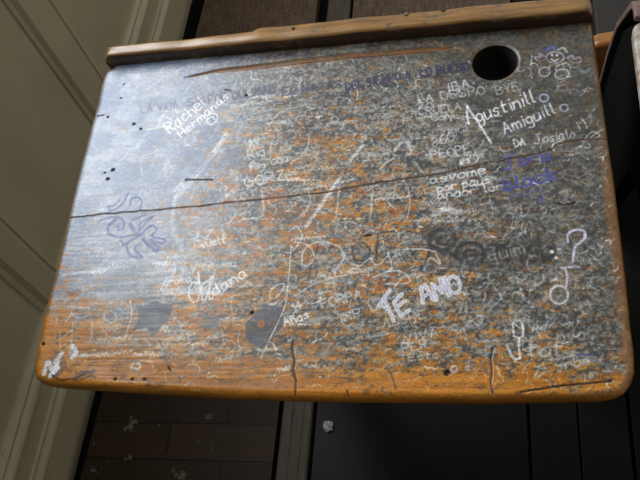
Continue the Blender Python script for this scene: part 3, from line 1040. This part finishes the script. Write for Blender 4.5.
# side board: face near-black with its shade painted in, with a lit brown strip along its sloping back edge
bm = bmesh.new()
prism(bm, [(.446, .735), (.536, .629), (.623, .418), (.70, .10), (.70, 0), (.60, 0), (.60, .06), (.52, .20), (.42, .43), (.375, .54), (.33, .58), (.25, .60), (.05, .66), (.05, .705), (.43, .718)], 'x', .648, .672)
sp = mesh_obj('side_panel', bm, M_SIDE, desk2, bevel=.002)
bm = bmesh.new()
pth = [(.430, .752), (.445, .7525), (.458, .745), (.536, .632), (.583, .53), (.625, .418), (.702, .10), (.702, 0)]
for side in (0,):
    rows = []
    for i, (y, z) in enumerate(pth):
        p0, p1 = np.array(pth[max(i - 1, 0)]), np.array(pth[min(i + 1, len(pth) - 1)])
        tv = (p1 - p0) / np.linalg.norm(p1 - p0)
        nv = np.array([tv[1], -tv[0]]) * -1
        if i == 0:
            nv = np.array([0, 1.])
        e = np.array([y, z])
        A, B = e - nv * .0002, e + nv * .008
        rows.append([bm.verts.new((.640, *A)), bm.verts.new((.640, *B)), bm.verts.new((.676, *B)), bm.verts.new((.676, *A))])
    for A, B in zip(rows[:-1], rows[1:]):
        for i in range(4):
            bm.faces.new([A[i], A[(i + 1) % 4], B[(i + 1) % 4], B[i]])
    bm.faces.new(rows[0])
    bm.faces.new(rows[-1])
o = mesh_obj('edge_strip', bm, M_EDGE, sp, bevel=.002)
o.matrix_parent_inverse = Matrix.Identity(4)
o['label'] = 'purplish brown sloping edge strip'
bm = bmesh.new()
prism(bm, [(.15, .705), (.43, .717), (.47, .64), (.60, .06), (.60, 0), (.36, 0), (.36, .05)], 'x', 1.17, 1.195)
mesh_obj('side_panel', bm, M_SIDE, desk2, bevel=.002)
bm = bmesh.new()
box(bm, .674, 1.168, .08, .44, .64, .652)
box(bm, .674, 1.168, .424, .442, .652, .716)
box(bm, .674, 1.168, .08, .098, .652, .704)
mesh_obj('book_box', bm, M_SIDE, desk2)

# ------------------------------------------------------------------ bench of the row in front: one end shows between the desks
bench = empty('school_bench', (.90, .80, 0), 'orange-brown rounded wooden bench back showing beyond the lid at its right back corner', 'bench')
bm = bmesh.new()
o_ = [(.628, .30)]
for a_ in np.linspace(180, 90, 8):
    o_.append((.642 + .014 * math.cos(math.radians(a_)), .452 + .014 * math.sin(math.radians(a_))))
o_ += [(.66, .4685), (.70, .471), (.80, .472), (1.18, .470), (1.20, .45), (1.20, .30)]
prism(bm, o_, 'y', .664, .690)
mesh_obj('backrest', bm, M_SEAT, bench, bevel=.007, seg=4)
bm = bmesh.new()
box(bm, .66, 1.18, .70, .96, .262, .284)
mesh_obj('seat', bm, M_DARKWOOD, bench, bevel=.006)
for x in (.68, 1.13):
    bm = bmesh.new()
    prism(bm, [(.67, 0), (.93, 0), (.91, .262), (.69, .262), (.688, .40), (.6905, .40), (.6905, .262)][:4], 'x', x, x + .03)
    mesh_obj('leg', bm, M_DARKWOOD, bench, bevel=.003)
    bm = bmesh.new()
    box(bm, x, x + .03, .6905, .699, .24, .42)
    mesh_obj('upright', bm, M_DARKWOOD, bench)

# ------------------------------------------------------------------ floor
t = NT('old_floorboards')
br = t.add('ShaderNodeTexBrick')
br.offset = .37
br.inputs['Scale'].default_value = 1
br.inputs['Mortar Size'].default_value = .0012
br.inputs['Mortar Smooth'].default_value = .3
br.inputs['Brick Width'].default_value = .31
br.inputs['Row Height'].default_value = .072
br.inputs['Color1'].default_value = rgb(46, 36, 28)
br.inputs['Color2'].default_value = rgb(58, 45, 35)
br.inputs['Mortar'].default_value = rgb(14, 12, 11)
t.link(t.coord((1, 1, 1), (.055, .016, 0)), br.inputs['Vector'])
gn = t.noise(14, 6, .65, t.coord((3, 22, 1)))
bl = t.noise(5, 5, .6)
c0 = t.mix(.6, br.outputs['Color'], t.ramp(gn, [(.3, (.5, .5, .5, 1)), (.7, (1.35, 1.3, 1.25, 1))]), 'MULTIPLY')
# grey dried plaster and dust, only on the side by the wall
tc = t.add('ShaderNodeTexCoord')
sx = t.add('ShaderNodeSeparateXYZ')
t.link(tc.outputs['Object'], sx.inputs[0])
mr = t.add('ShaderNodeMapRange')
mr.inputs[1].default_value, mr.inputs[2].default_value = .0, -.20
t.link(sx.outputs[0], mr.inputs[0])
pl_ = t.noise(17, 7, .66)
fl = t.noise(120, 2, .5)
pm = t.add('ShaderNodeMath', operation='MULTIPLY')
t.link(t.ramp(pl_, [(.61, (0, 0, 0, 1)), (.66, (.8, .8, .8, 1))]), pm.inputs[0])
t.link(mr.outputs[0], pm.inputs[1])
c1 = t.mix(pm.outputs[0], c0, rgb(128, 122, 104))
pm2 = t.add('ShaderNodeMath', operation='MULTIPLY')
t.link(t.ramp(fl, [(.71, (0, 0, 0, 1)), (.745, (.8, .8, .8, 1))]), pm2.inputs[0])
t.link(mr.outputs[0], pm2.inputs[1])
c1 = t.mix(pm2.outputs[0], c1, rgb(146, 140, 120))
c1 = t.mix(.5, c1, t.ramp(bl, [(.3, (.72, .72, .74, 1)), (.7, (1.25, 1.2, 1.15, 1))]), 'MULTIPLY')
t.link(c1, t.b.inputs['Base Color'])
t.b.inputs['Roughness'].default_value = .5
t.bump(gn, .3, .002)
M_FLOOR = t.m
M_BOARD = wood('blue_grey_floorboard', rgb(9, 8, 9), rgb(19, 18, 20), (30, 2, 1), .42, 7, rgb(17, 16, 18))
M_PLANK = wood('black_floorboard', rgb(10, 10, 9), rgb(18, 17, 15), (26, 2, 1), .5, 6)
M_STRIP = wood('grey_brown_strip_wood', rgb(58, 53, 46), rgb(88, 80, 70), (40, 3, 1), .5, 7)
for m_ in (M_FLOOR, M_BOARD, M_PLANK, M_STRIP):
    m_.node_tree.nodes['Principled BSDF'].inputs['Specular IOR Level'].default_value = .12
YA, YE = -1.2, 3.2


def slab(bm, x0a, x0b, x1a, x1b, z0, z1, YA=YA, YE=YE):
    """a board from YA to YE whose left side runs x0a..x0b and right side x1a..x1b"""
    vs = [bm.verts.new(p) for z in (z0, z1) for p in ((x0a, YA, z), (x1a, YA, z), (x1b, YE, z), (x0b, YE, z))]
    for f in ((0, 3, 2, 1), (4, 5, 6, 7), (0, 1, 5, 4), (1, 2, 6, 5), (2, 3, 7, 6), (3, 0, 4, 7)):
        bm.faces.new([vs[i] for i in f])


bm = bmesh.new()
xw = lambda y: -.339 + .036 * (y - .083)
YJ = .96                                # floor split under the desk; browner beyond, its brighter lighting put into the colour
slab(bm, xw(YA), xw(YJ), .047, .047, -.03, 0, YA, YJ - .002)
mesh_obj('floor', bm, M_FLOOR)['kind'] = 'structure'
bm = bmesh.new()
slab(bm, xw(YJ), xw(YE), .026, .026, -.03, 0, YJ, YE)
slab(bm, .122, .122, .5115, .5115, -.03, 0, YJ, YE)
M_FAR = wood('lit_brown_floorboard', rgb(62, 50, 40), rgb(98, 82, 68), (24, 3, 1), .5, 6, rgb(112, 102, 88))
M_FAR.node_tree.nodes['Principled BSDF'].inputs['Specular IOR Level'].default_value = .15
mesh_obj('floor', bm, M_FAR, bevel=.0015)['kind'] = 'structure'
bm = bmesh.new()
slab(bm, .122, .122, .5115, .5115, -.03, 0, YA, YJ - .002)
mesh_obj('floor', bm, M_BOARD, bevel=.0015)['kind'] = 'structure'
bm = bmesh.new()
box(bm, -.8, 2.6, YA, YE, -.06, -.03)
prop(mesh_obj('floor_base', bm, M_SIDE), kind='structure').name = 'floor'
bm = bmesh.new()
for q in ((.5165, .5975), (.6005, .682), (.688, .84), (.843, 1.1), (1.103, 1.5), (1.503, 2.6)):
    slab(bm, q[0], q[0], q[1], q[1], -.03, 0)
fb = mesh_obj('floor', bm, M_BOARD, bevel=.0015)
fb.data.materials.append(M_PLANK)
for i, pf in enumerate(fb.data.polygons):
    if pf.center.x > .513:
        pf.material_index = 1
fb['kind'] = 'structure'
bm = bmesh.new()
prism(bm, [(.057, -.03), (.115, -.03), (.115, .004), (.112, .007), (.101, .007), (.098, .0045), (.080, .0045), (.077, .007), (.060, .007), (.057, .004)], 'y', YA, YE)
prop(mesh_obj('trim_1', bm, M_STRIP), kind='structure')

# a tiny silvery crumpled scrap on the boards
bm = bmesh.new()
bmesh.ops.create_icosphere(bm, subdivisions=3, radius=.0085)
for w_ in bm.verts:
    nrm = w_.co.normalized()
    f = 1 + .35 * math.sin(nrm.x * 9 + nrm.y * 5) * math.cos(nrm.z * 8 + nrm.x * 4) + random.uniform(-.14, .14)
    w_.co = Vector((w_.co.x * f, w_.co.y * f * 1.1, max(w_.co.z * f * .8, -.005)))
d = rays([(328.5, 427)])[0]
tt_ = -CAM[2] / d[2]
pp = CAM + d * tt_
t = NT('silvery_foil')
nn = t.noise(300, 3)
t.link(t.ramp(nn, [(.35, rgb(90, 92, 96)), (.6, rgb(205, 208, 212))]), t.b.inputs['Base Color'])
t.b.inputs['Roughness'].default_value = .4
o = mesh_obj('crumpled_scrap', bm, t.m)
o.location = (pp[0], pp[1], .005)
prop(o, 'tiny crumpled silvery scrap lying on dark floorboards below the front edge', 'litter')

# ------------------------------------------------------------------ panelled wall on the left with a window above
YAW = .01807547
WB = (-.3712 - .08 * math.sin(YAW), 0, 0)


def wallm(name, bm, mat, bevel=0, kind='structure', parent=None, smooth=False):
    o = mesh_obj(name, bm, mat, None, smooth, bevel)
    o.location = WB
    o.rotation_euler = (0, 0, -YAW)
    if kind:
        o['kind'] = kind
    return o


t = NT('olive_grey_paint')
n0 = t.noise(5, 6, .6)
n1 = t.noise(90, 3, .6)
cc = t.ramp(n0, [(.3, rgb(150, 141, 113)), (.7, rgb(164, 155, 126))])
t.link(t.mix(t.ramp(n1, [(.715, (0, 0, 0, 1)), (.74, (.8, .8, .8, 1))]), cc, rgb(70, 62, 48)), t.b.inputs['Base Color'])
t.b.inputs['Roughness'].default_value = .38
t.bump(t.noise(40, 4), .08, .004)
M_PAINT = t.m
t = NT('brown_stained_joint')
t.b.inputs['Base Color'].default_value = rgb(92, 82, 62)
t.b.inputs['Roughness'].default_value = .6
M_JOINT = t.m

SILL = 1.08
bm = bmesh.new()
box(bm, -.05, -.010, -1.6, 3.2, -.05, SILL)
wallm('wall_left', bm, M_PAINT)
# upright boards standing proud of the panels, with soft shoulders
k_ = 1
for y0, y1 in ((-.48, -.40), (.352, .432), (.785, .888), (1.72, 1.80)):
    bm = bmesh.new()
    prism(bm, [(-.011, y0 - .012), (-.006, y0 - .008), (-.004, y0), (-.008, y0 + .004), (.0, y0 + .014), (.0, y1 - .014), (-.008, y1 - .004), (-.004, y1), (-.006, y1 + .008), (-.011, y1 + .012)], 'z', .19, SILL - .002)
    k_ += 1
    wallm('trim_%d' % k_, bm, M_PAINT, .001)
# skirting: two raised beads with flats between (profile read from the photograph)
pr = [(-.02, -.05), (.0, -.05), (.002, 0), (.002, .066)]
def bead(z0, z1, dep, n=6):
    return [(.002 + dep * math.sin(math.pi * i / n) ** .7, z0 + (z1 - z0) * i / n) for i in range(n + 1)]
pr += [(.006, .068), (.006, .076)] + bead(.078, .112, .011) + [(.006, .114), (.006, .121), (.001, .123), (.001, .166)] + [(.004, .168)] + bead(.170, .198, .010) + [(.003, .2), (.003, .206), (-.004, .213), (-.02, .216)]
bm = bmesh.new()
prism(bm, pr, 'y', -1.6, 3.2)
wallm('baseboard_left', bm, M_PAINT)
# window above the panelling
bm = bmesh.new()
box(bm, -.05, -.010, -1.6, .36, SILL, 2.9)
box(bm, -.05, -.010, 1.52, 3.2, SILL, 2.9)
box(bm, -.05, -.010, .36, 1.52, 2.2, 2.9)
wallm('wall_left', bm, M_PAINT)
bm = bmesh.new()
for q in ((.36, .42, SILL, 2.2), (1.46, 1.52, SILL, 2.2), (.42, 1.46, SILL, SILL + .07), (.42, 1.46, 2.13, 2.2), (.92, .96, SILL + .07, 2.13), (.42, .92, 1.64, 1.67), (.96, 1.46, 1.64, 1.67)):
    box(bm, -.046, -.004, q[0], q[1], q[2], q[3])
wallm('window_1', bm, M_PAINT, .002)

# ------------------------------------------------------------------ light: daylight through the window, faint room light
ld = bpy.data.lights.new('window_daylight', 'AREA')
ld.shape = 'RECTANGLE'
ld.size, ld.size_y = 1.2, 1.1
ld.energy = 68
ld.color = (.93, .965, 1.0)
lo = bpy.data.objects.new('window_daylight', ld)
COL.objects.link(lo)
lo.location = (-.55, .94, 1.66)
dirv = Vector((1, -.12, -.25))
lo.rotation_euler = dirv.to_track_quat('-Z', 'Y').to_euler()

w = bpy.data.worlds.new('room_light')
S.world = w
w.use_nodes = True
bg = w.node_tree.nodes['Background']
bg.inputs[1].default_value = 1
# the rest of the room: brighter to the right and above, dim behind the viewer
N_, L2 = w.node_tree.nodes, w.node_tree.links
tc = N_.new('ShaderNodeTexCoord')
dp = N_.new('ShaderNodeVectorMath')
dp.operation = 'DOT_PRODUCT'
dp.inputs[1].default_value = Vector((.72, .62, .36)).normalized()
L2.new(tc.outputs['Generated'], dp.inputs[0])
mr = N_.new('ShaderNodeMapRange')
mr.inputs[1].default_value, mr.inputs[2].default_value = -.3, 1
mr.inputs[3].default_value, mr.inputs[4].default_value = .03, .80
L2.new(dp.outputs['Value'], mr.inputs[0])
cb = N_.new('ShaderNodeCombineColor')
for i_, g_ in enumerate((1.0, .98, .94)):
    mu = N_.new('ShaderNodeMath')
    mu.operation = 'MULTIPLY'
    mu.inputs[1].default_value = g_
    L2.new(mr.outputs[0], mu.inputs[0])
    L2.new(mu.outputs[0], cb.inputs[i_])
L2.new(cb.outputs[0], bg.inputs[0])

S.view_settings.view_transform = 'Standard'
S.view_settings.look = 'None'
S.view_settings.exposure = 0
S.view_settings.gamma = 1
S.view_settings.use_curve_mapping = False
